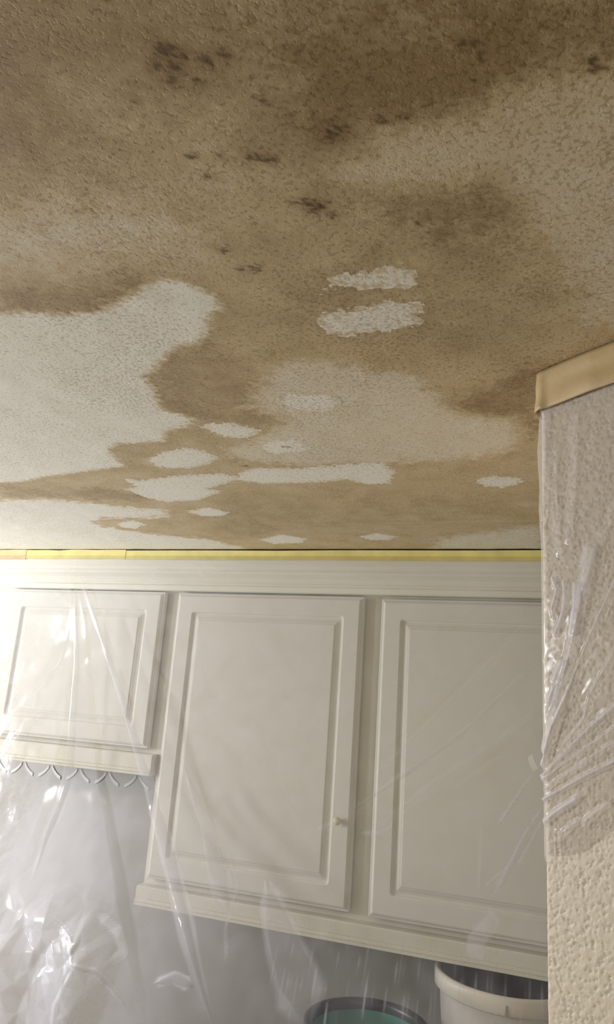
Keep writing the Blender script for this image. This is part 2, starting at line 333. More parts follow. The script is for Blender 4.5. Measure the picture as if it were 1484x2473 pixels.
# ------------------------------------------------------------------ materials
M = {}
M['cabinet'] = painted('cream_cabinet_paint', (0.77, 0.75, 0.685, 1), 0.6, 0.03, 6, 0.05, 500, 0.25)
M['frame'] = painted('cream_frame_paint', (0.77, 0.745, 0.645, 1), 0.6, 0.03, 6, 0.05, 500, 0.25)
M['crown'] = painted('crown_paint', (0.84, 0.82, 0.69, 1), 0.5, 0.04, 6, 0.05, 400)
M['backwall'] = painted('grey_wall_paint', (0.30, 0.285, 0.26, 1), 0.6, 0.04, 5, 0.1, 250)
M['floor'] = painted('floor_vinyl', (0.30, 0.25, 0.18, 1), 0.5)
M['counter'] = painted('laminate', (0.35, 0.32, 0.28, 1), 0.3)
M['brass'] = painted('brass_knob', (0.66, 0.60, 0.36, 1), 0.35)
M['white_plastic'] = painted('white_plastic', (0.66, 0.63, 0.58, 1), 0.35, 0.03)
M['rim'] = painted('pale_rim', (0.80, 0.76, 0.66, 1), 0.35, 0.03)
M['bin_shade'] = painted('bin_shade_dark', (0.035, 0.03, 0.022, 1), 0.6)
M['teal'] = painted('teal_plastic', (0.06, 0.30, 0.25, 1), 0.2, 0.08)
M['navy'] = painted('dark_rim', (0.025, 0.03, 0.04, 1), 0.3)
M['lace'] = painted('pale_border', (0.52, 0.51, 0.49, 1), 0.6)

def tape_mat(name, col, alpha):
    m, nt, out = mat(name)
    L = nt.links.new
    b = node(nt, 'ShaderNodeBsdfPrincipled')
    b.inputs['Roughness'].default_value = 0.5
    b.inputs['Alpha'].default_value = alpha
    tc = node(nt, 'ShaderNodeTexCoord')
    nz = node(nt, 'ShaderNodeTexNoise', i_Scale=18.0, i_Detail=5.0)
    L(tc.outputs['Object'], nz.inputs['Vector'])
    r = node(nt, 'ShaderNodeValToRGB')
    r.color_ramp.elements[0].position = 0.3
    r.color_ramp.elements[1].position = 0.7
    r.color_ramp.elements[0].color = tuple(c * 0.86 for c in col) + (1,)
    r.color_ramp.elements[1].color = tuple(min(1, c * 1.1) for c in col) + (1,)
    L(nz.outputs['Fac'], r.inputs['Fac'])
    L(r.outputs['Color'], b.inputs['Base Color'])
    n2 = node(nt, 'ShaderNodeTexNoise', i_Scale=160.0, i_Detail=3.0)
    L(tc.outputs['Object'], n2.inputs['Vector'])
    bp = node(nt, 'ShaderNodeBump', i_Strength=0.25, i_Distance=0.001)
    L(n2.outputs['Fac'], bp.inputs['Height'])
    L(bp.outputs['Normal'], b.inputs['Normal'])
    L(b.outputs[0], out.inputs[0])
    return m
M['tape_yellow'] = tape_mat('yellow_masking_tape', (0.74, 0.65, 0.23), 1.0)
M['tape_tan'] = tape_mat('tan_tape', (0.68, 0.50, 0.24), 1.0)
M['tape_paper'] = tape_mat('paper_tape', (0.50, 0.37, 0.185), 1.0)

def plastic(name, base, bump=0.0, bscale=40.0, rough=0.16, gloss=0.8):
    """clear polythene film: mostly see-through, a milky diffuse share (attribute haze) and a glossy skin."""
    m, nt, out = mat(name)
    L = nt.links.new
    tr = node(nt, 'ShaderNodeBsdfTransparent')
    tr.inputs[0].default_value = (0.985, 0.985, 0.98, 1)
    df = node(nt, 'ShaderNodeBsdfDiffuse')
    df.inputs[0].default_value = (0.83, 0.835, 0.96, 1)
    tl = node(nt, 'ShaderNodeBsdfTranslucent')
    tl.inputs[0].default_value = (0.88, 0.88, 0.89, 1)
    dm = node(nt, 'ShaderNodeMixShader')
    dm.inputs[0].default_value = 0.3
    L(df.outputs[0], dm.inputs[1])
    L(tl.outputs[0], dm.inputs[2])
    at = node(nt, 'ShaderNodeAttribute', attribute_name='haze')
    lw = node(nt, 'ShaderNodeLayerWeight')
    lw.inputs['Blend'].default_value = 0.25
    fm = node(nt, 'ShaderNodeMath', operation='MULTIPLY')
    fm.inputs[1].default_value = 0.10
    L(lw.outputs['Facing'], fm.inputs[0])
    ad = node(nt, 'ShaderNodeMath', operation='ADD')
    L(at.outputs['Fac'], ad.inputs[0])
    L(fm.outputs[0], ad.inputs[1])
    a2 = node(nt, 'ShaderNodeMath', operation='ADD', use_clamp=True)
    a2.inputs[1].default_value = base
    L(ad.outputs[0], a2.inputs[0])
    mx = node(nt, 'ShaderNodeMixShader')
    L(a2.outputs[0], mx.inputs[0])
    L(tr.outputs[0], mx.inputs[1])
    L(dm.outputs[0], mx.inputs[2])
    gl = node(nt, 'ShaderNodeBsdfGlossy')
    gl.inputs['Color'].default_value = (1, 1, 1, 1)
    gl.inputs['Roughness'].default_value = rough
    fr = node(nt, 'ShaderNodeFresnel', i_IOR=1.45)
    f2 = node(nt, 'ShaderNodeMath', operation='MULTIPLY', use_clamp=True)
    f2.inputs[1].default_value = gloss
    L(fr.outputs[0], f2.inputs[0])
    m2 = node(nt, 'ShaderNodeMixShader')
    L(f2.outputs[0], m2.inputs[0])
    L(mx.outputs[0], m2.inputs[1])
    L(gl.outputs[0], m2.inputs[2])
    if bump:
        tc = node(nt, 'ShaderNodeTexCoord')
        nz = node(nt, 'ShaderNodeTexNoise', i_Scale=bscale, i_Detail=5.0, i_Distortion=0.6)
        L(tc.outputs['Object'], nz.inputs['Vector'])
        bp = node(nt, 'ShaderNodeBump', i_Strength=bump, i_Distance=0.004)
        L(nz.outputs['Fac'], bp.inputs['Height'])
        for n_ in (df, gl, fr):
            L(bp.outputs['Normal'], n_.inputs['Normal'])
    L(m2.outputs[0], out.inputs[0])
    return m
M['film'] = plastic('clear_plastic_film', 0.0, 0.0, 30.0, 0.12, 0.42)
M['film_wall'] = plastic('clear_plastic_film_on_wall', 0.0, 0.0, 70.0, 0.16, 0.34)

def stained(name):
    m, nt, out = mat(name)
    L = nt.links.new
    b = node(nt, 'ShaderNodeBsdfPrincipled')
    b.inputs['Roughness'].default_value = 0.55
    b.inputs['Specular IOR Level'].default_value = 0.35
    at = node(nt, 'ShaderNodeAttribute', attribute_name='stain_shade')
    sp = node(nt, 'ShaderNodeSeparateColor')
    L(at.outputs['Color'], sp.inputs[0])
    tc = node(nt, 'ShaderNodeTexCoord')
    nz = node(nt, 'ShaderNodeTexNoise', i_Scale=110.0, i_Detail=6.0, i_Roughness=0.65)
    L(tc.outputs['Object'], nz.inputs['Vector'])
    nm = node(nt, 'ShaderNodeMath', operation='MULTIPLY_ADD')
    nm.inputs[1].default_value = 0.30
    nm.inputs[2].default_value = -0.15
    L(nz.outputs['Fac'], nm.inputs[0])
    ad = node(nt, 'ShaderNodeMath', operation='ADD', use_clamp=True)
    L(sp.outputs[0], ad.inputs[0])
    L(nm.outputs[0], ad.inputs[1])
    r = node(nt, 'ShaderNodeValToRGB')
    e = r.color_ramp.elements
    e[0].position, e[0].color = 0.0, (0.79, 0.775, 0.70, 1)
    e[1].position, e[1].color = 1.0, (0.265, 0.18, 0.083, 1)
    x = e.new(0.28); x.color = (0.665, 0.60, 0.465, 1)
    x = e.new(0.62); x.color = (0.53, 0.42, 0.25, 1)
    L(ad.outputs[0], r.inputs['Fac'])
    mx = node(nt, 'ShaderNodeMix', data_type='RGBA')
    mx.inputs['B'].default_value = (0.07, 0.034, 0.012, 1)
    # darker specks in the sprayed texture
    n5 = node(nt, 'ShaderNodeTexNoise', i_Scale=230.0, i_Detail=1.5, i_Roughness=0.5)
    L(tc.outputs['Object'], n5.inputs['Vector'])
    n6 = node(nt, 'ShaderNodeTexNoise', i_Scale=6.0, i_Detail=2.0)
    L(tc.outputs['Object'], n6.inputs['Vector'])
    m6 = node(nt, 'ShaderNodeMath', operation='MULTIPLY_ADD')
    m6.inputs[1].default_value = 0.26
    m6.inputs[2].default_value = -0.13
    L(n6.outputs['Fac'], m6.inputs[0])
    a6 = node(nt, 'ShaderNodeMath', operation='ADD')
    L(n5.outputs['Fac'], a6.inputs[0])
    L(m6.outputs[0], a6.inputs[1])
    r6 = node(nt, 'ShaderNodeMapRange', interpolation_type='SMOOTHSTEP')
    r6.inputs['From Min'].default_value = 0.54
    r6.inputs['From Max'].default_value = 0.68
    r6.inputs['To Max'].default_value = 0.52
    L(a6.outputs[0], r6.inputs['Value'])
    dk = node(nt, 'ShaderNodeMix', data_type='RGBA', blend_type='MULTIPLY')
    dk.inputs['B'].default_value = (0.50, 0.43, 0.36, 1)
    L(r6.outputs['Result'], dk.inputs['Factor'])
    L(r.outputs['Color'], dk.inputs['A'])
    L(dk.outputs['Result'], mx.inputs['A'])
    L(sp.outputs[1], mx.inputs['Factor'])
    L(mx.outputs['Result'], b.inputs['Base Color'])
    n2 = node(nt, 'ShaderNodeTexNoise', i_Scale=520.0, i_Detail=3.0)
    L(tc.outputs['Object'], n2.inputs['Vector'])
    bp = node(nt, 'ShaderNodeBump', i_Strength=0.3, i_Distance=0.0005)
    L(n2.outputs['Fac'], bp.inputs['Height'])
    # pits of the knocked-down texture, a few millimetres across, sparser where n4 is low
    n3 = node(nt, 'ShaderNodeTexNoise', i_Scale=250.0, i_Detail=3.0, i_Roughness=0.6)
    L(tc.outputs['Object'], n3.inputs['Vector'])
    n4 = node(nt, 'ShaderNodeTexNoise', i_Scale=7.0, i_Detail=2.0)
    L(tc.outputs['Object'], n4.inputs['Vector'])
    s4 = node(nt, 'ShaderNodeMath', operation='MULTIPLY_ADD')
    s4.inputs[1].default_value = 0.22
    s4.inputs[2].default_value = -0.11
    L(n4.outputs['Fac'], s4.inputs[0])
    a4 = node(nt, 'ShaderNodeMath', operation='ADD')
    L(n3.outputs['Fac'], a4.inputs[0])
    L(s4.outputs[0], a4.inputs[1])
    mr = node(nt, 'ShaderNodeMapRange', interpolation_type='SMOOTHSTEP')
    mr.inputs['From Min'].default_value = 0.50
    mr.inputs['From Max'].default_value = 0.68
    mr.inputs['To Min'].default_value = 1.0
    mr.inputs['To Max'].default_value = 0.0
    L(a4.outputs[0], mr.inputs['Value'])
    b2 = node(nt, 'ShaderNodeBump', i_Strength=0.33, i_Distance=0.0008)
    L(mr.outputs['Result'], b2.inputs['Height'])
    L(bp.outputs['Normal'], b2.inputs['Normal'])
    L(b2.outputs['Normal'], b.inputs['Normal'])
    L(b.outputs[0], out.inputs[0])
    return m
M['ceiling'] = stained('water_stained_ceiling')
M['wall'] = painted('textured_wall_paint', (0.60, 0.525, 0.41, 1), 0.55, 0.05, 14, 0.25, 600)

# ------------------------------------------------------------------ ceiling: real relief, stains and near-end shade as a surface colour
ST = 0.0030
xs = np.arange(-2.60, 0.35, ST)
ys = np.arange(-0.20, 1.99, ST)
GX, GY = np.meshgrid(xs, ys, indexing='ij')
SH = GX.shape
n_speck = fnoise(SH, ST, 0.0022, 0.0045, 11)
n_fine = fnoise(SH, ST, 0.0012, 0.003, 12)
n_mid = fnoise(SH, ST, 0.012, 0.05, 13)
n_big = fnoise(SH, ST, 0.09, 0.4, 14)
n_edge = fnoise(SH, ST, 0.006, 0.03, 15)
n_blot = fnoise(SH, ST, 0.03, 0.12, 16)

brown = 0.60 + 0.035 * n_big + 0.018 * n_blot + 0.015 * n_mid
for poly, amt, soft in DARK:
    sd = poly_sd(GX, GY, poly) + 0.008 * n_edge + 0.012 * n_blot
    brown += 0.75 * amt * sstep(soft, -soft, sd)
brown += 0.24 * sstep(0.60, 0.28, GY) * sstep(-0.18, 0.12, GY)  # near end painted darker, standing in for weaker light there
clean = np.zeros(SH)
tide = np.zeros(SH)
for poly, amt, soft, td in CLEAN:
    sd = poly_sd(GX, GY, poly) + (0.0008 * n_edge + 0.0016 * n_mid) * (1 + soft * 60) + 0.006 * n_blot * (soft > 0.01)
    k = amt * sstep(soft, -soft, sd)
    clean = np.maximum(clean, k)
    tide += td * 0.32 * np.exp(-np.clip(sd, 0, 1) / 0.03) * (sd > 0)
brown = (brown + tide) * (1 - clean)
brown += 0.03 * clean * n_mid
rust = np.zeros(SH)
for x, y, r in RUST:
    d = np.hypot(GX - x, GY - y) / r + 0.45 * n_edge + 0.25 * n_speck
    w = np.hypot(GX - x, GY - y) < 3.5 * r
    rust += w * 0.75 * sstep(1.0, 0.2, d)
    brown += w * 0.12 * np.exp(-(np.hypot(GX - x, GY - y) / (1.8 * r)) ** 2)
stain_shade = np.zeros(SH + (4,))
stain_shade[..., 0] = np.clip(brown, 0, 1)
stain_shade[..., 1] = np.clip(rust, 0, 0.85)
stain_shade[..., 3] = 1

# knocked-down texture: flat plateaus with small pits, smoother where the finish was scraped or soaked
rough_amt = np.clip(0.85 + 0.25 * n_big, 0.35, 1.3) * (1 - 0.55 * sstep(1.0, 1.6, GY))
pit = sstep(0.55, 1.6, n_speck)
knob_ = sstep(0.6, 1.8, -n_speck)
relief = rough_amt * (0.00025 * pit - 0.0001 * knob_)
relief += -0.0002 * n_big
seam = np.exp(-((GY - (1.636 + 0.004 * np.sin(GX * 9))) / 0.004) ** 2) * sstep(-0.75, -0.55, GX)
relief -= 0.0012 * seam
edge_fade = np.minimum.reduce([GX - xs[0], xs[-1] - GX, GY - ys[0], ys[-1] - GY])
relief *= sstep(0, 0.02, edge_fade)
PM = []
for poly in PATCH:                               # the ceiling is smoothed where it was patched
    sd = poly_sd(GX, GY, poly) + 0.0030 * n_mid + 0.0016 * n_edge
    relief *= sstep(-0.001, 0.008, sd)
    PM.append(sd)
P = np.stack([GX, GY, CEIL + relief], -1)
X0, X1, Y0, Y1 = xs[0], xs[-1], ys[0], ys[-1]
a, b_, c, d = -4.2, 1.7, -1.6, 2.30
ev = [(a, c, CEIL), (b_, c, CEIL), (b_, d, CEIL), (a, d, CEIL), (X0, Y0, CEIL), (X1, Y0, CEIL), (X1, Y1, CEIL), (X0, Y1, CEIL)]
ef = [(0, 4, 5, 1), (1, 5, 6, 2), (2, 6, 7, 3), (3, 7, 4, 0)]
ceiling = grid_obj('ceiling', P, M['ceiling'], attrs={'stain_shade': stain_shade}, flip=True, extra=(ev, ef))
tag(ceiling, 'textured ceiling with large brown water stains and white plaster patches', kind='structure')

for k, poly in enumerate(PATCH):
    pa = np.array(poly)
    i0, i1 = np.searchsorted(xs, [pa[:, 0].min() - .02, pa[:, 0].max() + .02])
    j0, j1 = np.searchsorted(ys, [pa[:, 1].min() - .02, pa[:, 1].max() + .02])
    s_ = np.s_[i0:i1, j0:j1]
    sd = PM[k][s_]
    gx, gy = np.gradient(sd, ST)
    gn = np.maximum(np.hypot(gx, gy), 0.8)
    keepv = sd < ST * 1.1
    sh_ = np.where(sd > 0, sd, 0) / gn
    VX, VY = GX[s_] - gx / gn * sh_, GY[s_] - gy / gn * sh_
    z = CEIL + np.minimum(relief[s_], 0) - 0.00003 - 0.0003 * sstep(0, -0.010, sd) + (0.00012 * pit[s_] * sstep(0, -0.01, sd) if k < 2 else 0)
    V = np.stack([VX, VY, z], -1)
    nu, nv = keepv.shape
    cell = keepv[:-1, :-1] & keepv[1:, :-1] & keepv[:-1, 1:] & keepv[1:, 1:]
    ii, jj = np.nonzero(cell)
    a_ = ii * nv + jj
    Q = np.stack([a_, a_ + 1, a_ + nv + 1, a_ + nv], 1)
    used, inv = np.unique(Q, return_inverse=True)
    pst = np.zeros(keepv.shape + (4,))
    pst[..., 0] = np.clip(-0.06 + 0.03 * n_edge[s_] + 0.03 * n_mid[s_] + 0.30 * sstep(-0.012, 0.0, sd + 0.004 * n_edge[s_]) + (0.12 + 0.05 * n_mid[s_] if k < 2 else 0), 0, 1)
    pst[..., 1] = np.clip(rust[s_], 0, 0.7)
    pst[..., 3] = 1
    quads('plaster_patch', V.reshape(-1, 3)[used], inv.reshape(-1, 4), M['ceiling'], ceiling, attrs={'stain_shade': pst.reshape(-1, 4)[used]})

# ------------------------------------------------------------------ other room shell
def struct(name, vf, m):
    return tag(obj(name, vf[0], vf[1], m), kind='structure')
struct('floor', box(-4.2, 1.7, -1.6, 2.30, -0.05, 0.0), M['floor'])
struct('wall_back', box(-4.2, 1.7, 2.275, 2.40, 0.0, CEIL), M['backwall'])

# angled wall at the right: profile runs along the visible face, round the corner and back along the hidden side
C0 = np.array([-0.01797, 0.87866])
U = np.array([0.800895, -0.598805])
N = np.array([-0.598805, -0.800895])          # out of the face, towards the room
CK = C0 - 0.008 * U                           # the outside corner
SIDE = np.array([0.16, 1.0]); SIDE /= np.linalg.norm(SIDE)
SN = np.array([-SIDE[1], SIDE[0]])            # out of the hidden side
RF = 0.0025
def wall_profile(s, off=0.0):
    """plan point for arc length s (0 at the corner, + along the face, - along the hidden side), off metres proud."""
    s = np.asarray(s, float)
    ang = math.acos(np.clip(U @ SIDE, -1, 1))            # angle between face and side directions
    tl = RF / math.tan(ang / 2) if ang < math.pi else 0
    tl = RF * math.tan((math.pi - ang) / 2)
    A, B = CK + U * tl, CK + SIDE * tl                   # tangent points
    cen = A - N * RF
    arc = RF * (math.pi - ang)
    k = np.clip((s + arc) / arc, 0, 1)                   # 0 at B, 1 at A
    nn = SN[None] * (1 - k)[:, None] + N[None] * k[:, None]
    nn /= np.linalg.norm(nn, axis=1, keepdims=True)
    p = cen[None] + nn * (RF + np.asarray(off).reshape(-1, 1) * np.ones((len(s), 1)))
    p = np.where((s > 0)[:, None], p + U[None] * np.clip(s, 0, None)[:, None], p)
    p = np.where((s < -arc)[:, None], p + SIDE[None] * np.clip(-s - arc, 0, None)[:, None], p)
    return p, nn
WS = 0.0017
ss_ = np.arange(-0.10, 0.36, WS)
zs = np.arange(1.25, CEIL + 0.001, WS)
shw = (len(ss_), len(zs))
w_sp = fnoise(shw, WS, 0.0016, 0.0034, 21)
w_fi = fnoise(shw, WS, 0.0009, 0.0022, 22)
w_mi = fnoise(shw, WS, 0.010, 0.04, 23)
pp, nn = wall_profile(ss_)
wr = -0.0017 * sstep(0.8, 1.9, w_sp) + 0.0001 * sstep(0.4, 1.5, -w_sp) + 0.00004 * w_fi + 0.0001 * w_mi
PW = np.zeros(shw + (3,))
PW[..., 0] = pp[:, None, 0] + nn[:, None, 0] * wr
PW[..., 1] = pp[:, None, 1] + nn[:, None, 1] * wr
PW[..., 2] = zs[None]
pe = wall_profile([ss_[0], ss_[-1], -1.36, 1.6])[0]
f0, f1, f2, f3 = pe
ev = [(f0[0], f0[1], 0), (f1[0], f1[1], 0), (f1[0], f1[1], zs[0]), (f0[0], f0[1], zs[0]),
      (f2[0], f2[1], 0), (f2[0], f2[1], CEIL), (f0[0], f0[1], CEIL), (f3[0], f3[1], 0), (f3[0], f3[1], CEIL), (f1[0], f1[1], CEIL),
      (CK[0], CK[1], 0), (CK[0], CK[1], zs[0])]
ef = [(0, 3, 11, 10), (10, 11, 2, 1), (4, 5, 6, 0), (1, 9, 8, 7), (7, 8, 5, 4)]
wall_r = grid_obj('wall_right', PW, M['wall'], extra=(ev, ef))
tag(wall_r, 'beige textured angled wall at the right edge', kind='structure')

# ------------------------------------------------------------------ crown moulding along the cabinets
def extrude_x(name, prof, x0, x1, m, parent=None):
    n = len(prof)
    v = [(x0, y, z) for y, z in prof] + [(x1, y, z) for y, z in prof]
    f = [(i, (i + 1) % n, n + (i + 1) % n, n + i) for i in range(n)] + [tuple(range(n)), tuple(range(n, 2 * n))[::-1]]
    return obj(name, v, f, m, parent)
zc = lambda z: CAMZ + z
crown = [(1.9185, .4155), (1.9185, .372), (1.9215, .368), (1.9225, .360), (1.9205, .353), (1.9235, .347), (1.931, .343), (1.940, .337),
         (1.9455, .329), (1.9465, .3225), (1.9425, .3215), (1.9425, .3165), (1.9570, .3145), (1.9575, .302), (1.963, .2995), (1.990, .2995), (1.990, .4155)]
tr = extrude_x('trim_1', [(y, zc(z)) for y, z in crown], -2.40, 0.09, M['crown'])
tag(tr, 'cream crown moulding above the wall cabinets', kind='structure')

M['gap'] = painted('gap_shade_paint', (0.012, 0.010, 0.008, 1), 0.9, 0.0, 5, 0, 1, 0.05)  # black strip added in place of the shade in the gap
tag(obj('gap_shade', *box(-1.765, 0.088, 1.9185, 1.930, zc(.4156), zc(.4215)), M['gap']), 'thin dark strip standing for the shadow gap between the crown and the ceiling', kind='structure')
# masking tape strips along the crown's top edge
def tape_strip(x0, x1, y, ztop, zbot, m, label, seed):
    n = max(8, int((x1 - x0) / 0.012))
    r = np.random.default_rng(seed)
    xx = np.linspace(x0, x1, n)
    wt = np.interp(xx, np.linspace(x0, x1, 9), r.normal(0, 0.0005, 9))
    wb = np.interp(xx, np.linspace(x0, x1, 14), r.normal(0, 0.0007, 14)) + r.normal(0, 0.00012, n)
    v, f = [], []
    for i in range(n):
        for dy in (0.0, 0.0007):
            v += [(xx[i], y - 0.0008 + dy, zc(ztop + wt[i])), (xx[i], y - 0.0008 + dy, zc(zbot + wb[i]))]
    for i in range(n - 1):
        a = 4 * i
        f += [(a, a + 1, a + 5, a + 4), (a + 2, a + 6, a + 7, a + 3), (a, a + 4, a + 6, a + 2), (a + 1, a + 3, a + 7, a + 5)]
    f += [(0, 2, 3, 1), (4 * n - 4, 4 * n - 3, 4 * n - 1, 4 * n - 2)]
    return tag(obj('masking_tape', v, f, m), label, 'tape', 'masking tape holding up the cabinet sheet')
tape_strip(-1.300, 0.085, 1.9165, 0.4158, 0.3875, M['tape_yellow'], 'long yellow masking tape strip along the crown, right of the fan of folds', 1)
tape_strip(-1.690, -1.292, 1.9155, 0.4175, 0.3890, M['tape_yellow'], 'short yellow masking tape strip along the crown above the short cabinet', 2)
tape_strip(-2.100, -1.672, 1.9145, 0.4185, 0.3860, M['tape_tan'], 'tan masking tape end at the left edge of the crown', 3)

# ------------------------------------------------------------------ wall cabinets
def rrect(x0, x1, z0, z1, r, n=5):
    pts = []
    for cx, cz, a0 in ((x1 - r, z1 - r, 0), (x0 + r, z1 - r, 90), (x0 + r, z0 + r, 180), (x1 - r, z0 + r, 270)):
        for k in range(n + 1):
            t = math.radians(a0 + 90 * k / n)
            pts.append((cx + r * math.cos(t), cz + r * math.sin(t)))
    return pts
def rings(name, x0, x1, z0, z1, prof, m, close_last=False, close_first=False):
    """prof: (inset, y, corner radius) loops from the outside in."""
    v, f = [], []
    for ins, y, r in prof:
        v += [(px, y, pz) for px, pz in rrect(x0 + ins, x1 - ins, z0 + ins, z1 - ins, max(r, 0.0004))]
    n = 24
    for k in range(len(prof) - 1):
        for i in range(n):
            j = (i + 1) % n
            f.append((k * n + i, k * n + j, (k + 1) * n + j, (k + 1) * n + i))
    if close_last:
        f.append(tuple(range((len(prof) - 1) * n, len(prof) * n)))
    if close_first:
        f.append(tuple(range(n))[::-1])
    return obj(name, v, f, m)
YF = 1.958                                     # door fronts
def make_door(parent, x0, x1, z0, z1, knob=None):
    z0, z1 = zc(z0), zc(z1)
    edge = [(0.0, YF + .023, .001), (0.0, YF + .009, .001), (.0015, YF + .0075, .001), (.0055, YF + .0070, .001), (.0065, YF + .0045, .001),
            (.0105, YF + .0010, .0015), (.0125, YF, .002), (.0545, YF, .010), (.0570, YF + .0015, .009), (.0600, YF + .0068, .008), (.0640, YF + .0080, .007)]
    d = keep(rings('door', x0, x1, z0, z1, edge, M['cabinet'], close_first=True), parent)
    pan = [(.0640, YF + .0080, .007), (.0700, YF + .0062, .005), (.0760, YF + .0030, .003), (.0800, YF + .0022, .002), (.0810, YF + .0004, .001), (.0825, YF, .001)]
    p = rings('panel', x0, x1, z0, z1, pan, M['cabinet'], close_last=True)
    p.parent = d
    if knob:
        kx, kz = knob
        prof = [(0.0, 0.0), (.0055, 0.0), (.0045, -.004), (.005, -.006), (.0095, -.009), (.0105, -.012), (.0085, -.0155), (.004, -.0175), (0.0, -.018)]
        v, f = [], []
        n = 20
        for r, y in prof:
            v += [(kx + r * math.cos(2 * math.pi * k / n), YF + y, zc(kz) + r * math.sin(2 * math.pi * k / n)) for k in range(n)]
        for q in range(len(prof) - 1):
            for k in range(n):
                j = (k + 1) % n
                f.append((q * n + k, q * n + j, (q + 1) * n + j, (q + 1) * n + k))
        kb = obj('knob', v, f, M['brass'], d, smooth=True)
        kb['label'] = 'small brass knob'
    return d
def cabinet(name, label, x0, x1, zb, zt, doors, rail_top):
    e = empty(name, ((x0 + x1) / 2, 2.12, zc(zb)), label, 'cabinet', 'cream wall cabinets behind the plastic sheet')
    keep(obj('body', *box(x0, x1, YF + .030, 2.274, zc(zb + .012), zc(zt)), M['frame']), e)
    pr = [(YF + .030, rail_top), (YF - .004, rail_top), (YF - .008, rail_top - .003), (YF - .008, zb + .019), (YF - .0065, zb + .0165), (YF - .0100, zb + .015),
          (YF - .0105, zb + .0095), (YF - .0080, zb + .0075), (YF - .0115, zb + .006), (YF - .0115, zb + .001), (YF - .010, zb), (YF + .030, zb)]
    keep(extrude_x('bottom_rail', [(y, zc(z)) for y, z in pr], x0, x1, M['frame']), e)
    for dd in doors:
        make_door(e, *dd)
    return e
cabinet('wall_cabinet', 'short cream cabinet high at the left, above the open wall', -1.95, -1.1355, -.238, .416, [(-1.748, -1.163, -.165, .2955)], -.180)
cabinet('wall_cabinet', 'tall cream double-door cabinet right of the short one', -1.1355, 0.088, -.572, .416,
        [(-1.117, -.530, -.505, .2935, (-.569, -.293)), (-.480, .075, -.507, .2895)], -.524)

# ------------------------------------------------------------------ pale swag border on the wall under the short cabinet
sw = empty('swag_border', (-1.5, 2.27, zc(-.32)), 'pale zigzag swag border on the wall under the short cabinet', 'border')
for k in range(-3, 4):
    cx = -1.545 + 0.118 * k
    for s in (-1, 1):
        pts = [(cx + s * .052, -.285), (cx + s * .040, -.300), (cx + s * .026, -.311), (cx + s * .012, -.318)]
        v, f = [], []
        for x, z in pts:
            for y in (2.2735, 2.2715):
                v += [(x, y, zc(z + .006)), (x, y, zc(z - .005))]
        for i in range(len(pts) - 1):
            a = 4 * i
            f += [(a, a + 1, a + 5, a + 4), (a + 2, a + 6, a + 7, a + 3), (a, a + 4, a + 6, a + 2), (a + 1, a + 3, a + 7, a + 5)]
        f += [(0, 2, 3, 1), (4 * len(pts) - 4, 4 * len(pts) - 3, 4 * len(pts) - 1, 4 * len(pts) - 2)]
        keep(obj('swag', v, f, M['lace']), sw)

# ------------------------------------------------------------------ counter below the frame and the two tubs on it
bc = empty('base_cabinet', (-1.2, 1.98, 0.0), 'base cabinet with a laminate worktop below the wall cabinets', 'cabinet')
keep(obj('body', *box(-2.40, 0.05, 1.67, 2.274, 0.0, 0.87), M['cabinet']), bc)
keep(obj('worktop', *box(-2.40, 0.05, 1.64, 2.274, 0.87, 0.91), M['counter']), bc)

def lathe(name, cx, cy, prof, m, n=64, parent=None, a0=0.0, a1=2 * math.pi):
    v, f = [], []
    full = abs(a1 - a0 - 2 * math.pi) < 1e-6
    cnt = n if full else n + 1
    for r, z in prof:
        v += [(cx + r * math.cos(a0 + (a1 - a0) * k / n), cy + r * math.sin(a0 + (a1 - a0) * k / n), z) for k in range(cnt)]
    for q in range(len(prof) - 1):
        for k in range(n):
            j = (k + 1) % cnt
            f.append((q * cnt + k, q * cnt + j, (q + 1) * cnt + j, (q + 1) * cnt + k))
    o = obj(name, v, f, m, None, smooth=True)
    if parent:
        keep(o, parent)
    return o
# white bin: rim top at zc -0.6
bx, by, br, bz = -0.151, 2.052, 0.172, zc(-.600)
wb = empty('round_bin', (bx, by, 0.91), 'white round bin with a thick pale rim under the tall cabinet', 'bin')
lathe('body', bx, by, [(0.0, .9105), (.120, .9105), (.128, .916), (.160, bz - .03), (.160, bz - .006), (.156, bz - .006), (.124, .93), (0.0, .93)], M['white_plastic'], parent=wb)
gap = 0.022
na = math.atan2(-0.165, 0.012)              # where the rim's notch faces
rim = [(.161, bz - .034), (.168, bz - .037), (.1715, bz - .034), (.172, bz - .006), (.168, bz), (.160, bz), (.157, bz - .004), (.157, bz - .012), (.161, bz - .016), (.161, bz - .034)]
r_ = lathe('rim', bx, by, rim, M['rim'], parent=wb)
r_['label'] = 'thick pale rim'
# notch clip on the rim
v, f = box(-0.009, 0.009, -0.002, 0.002, -0.016, 0.003)
R_ = Matrix.Translation((bx + .1722 * math.cos(na), by + .1722 * math.sin(na), bz - .022)) @ Matrix.Rotation(na + math.pi / 2, 4, 'Z')
keep(obj('clip', [tuple(R_ @ Vector(p)) for p in [(-.004, -.0012, -.013), (.004, -.0012, -.013), (.0018, -.0012, .008), (-.0018, -.0012, .008), (-.004, .002, -.013), (.004, .002, -.013), (.0018, .002, .008), (-.0018, .002, .008)]],
         [(0, 1, 2, 3), (4, 7, 6, 5), (0, 4, 5, 1), (1, 5, 6, 2), (2, 6, 7, 3), (3, 7, 4, 0)], M['counter']), wb)
lathe('bin_shade', bx, by, [(0.0, .96), (.118, .97), (.150, bz - .03), (.1555, bz - .010), (.1565, bz - .004), (.1555, bz - .0035), (.149, bz - .012), (.115, .975), (0.0, .965)], M['bin_shade'], parent=wb)  # dark inner shell added to imitate the shade inside the bin
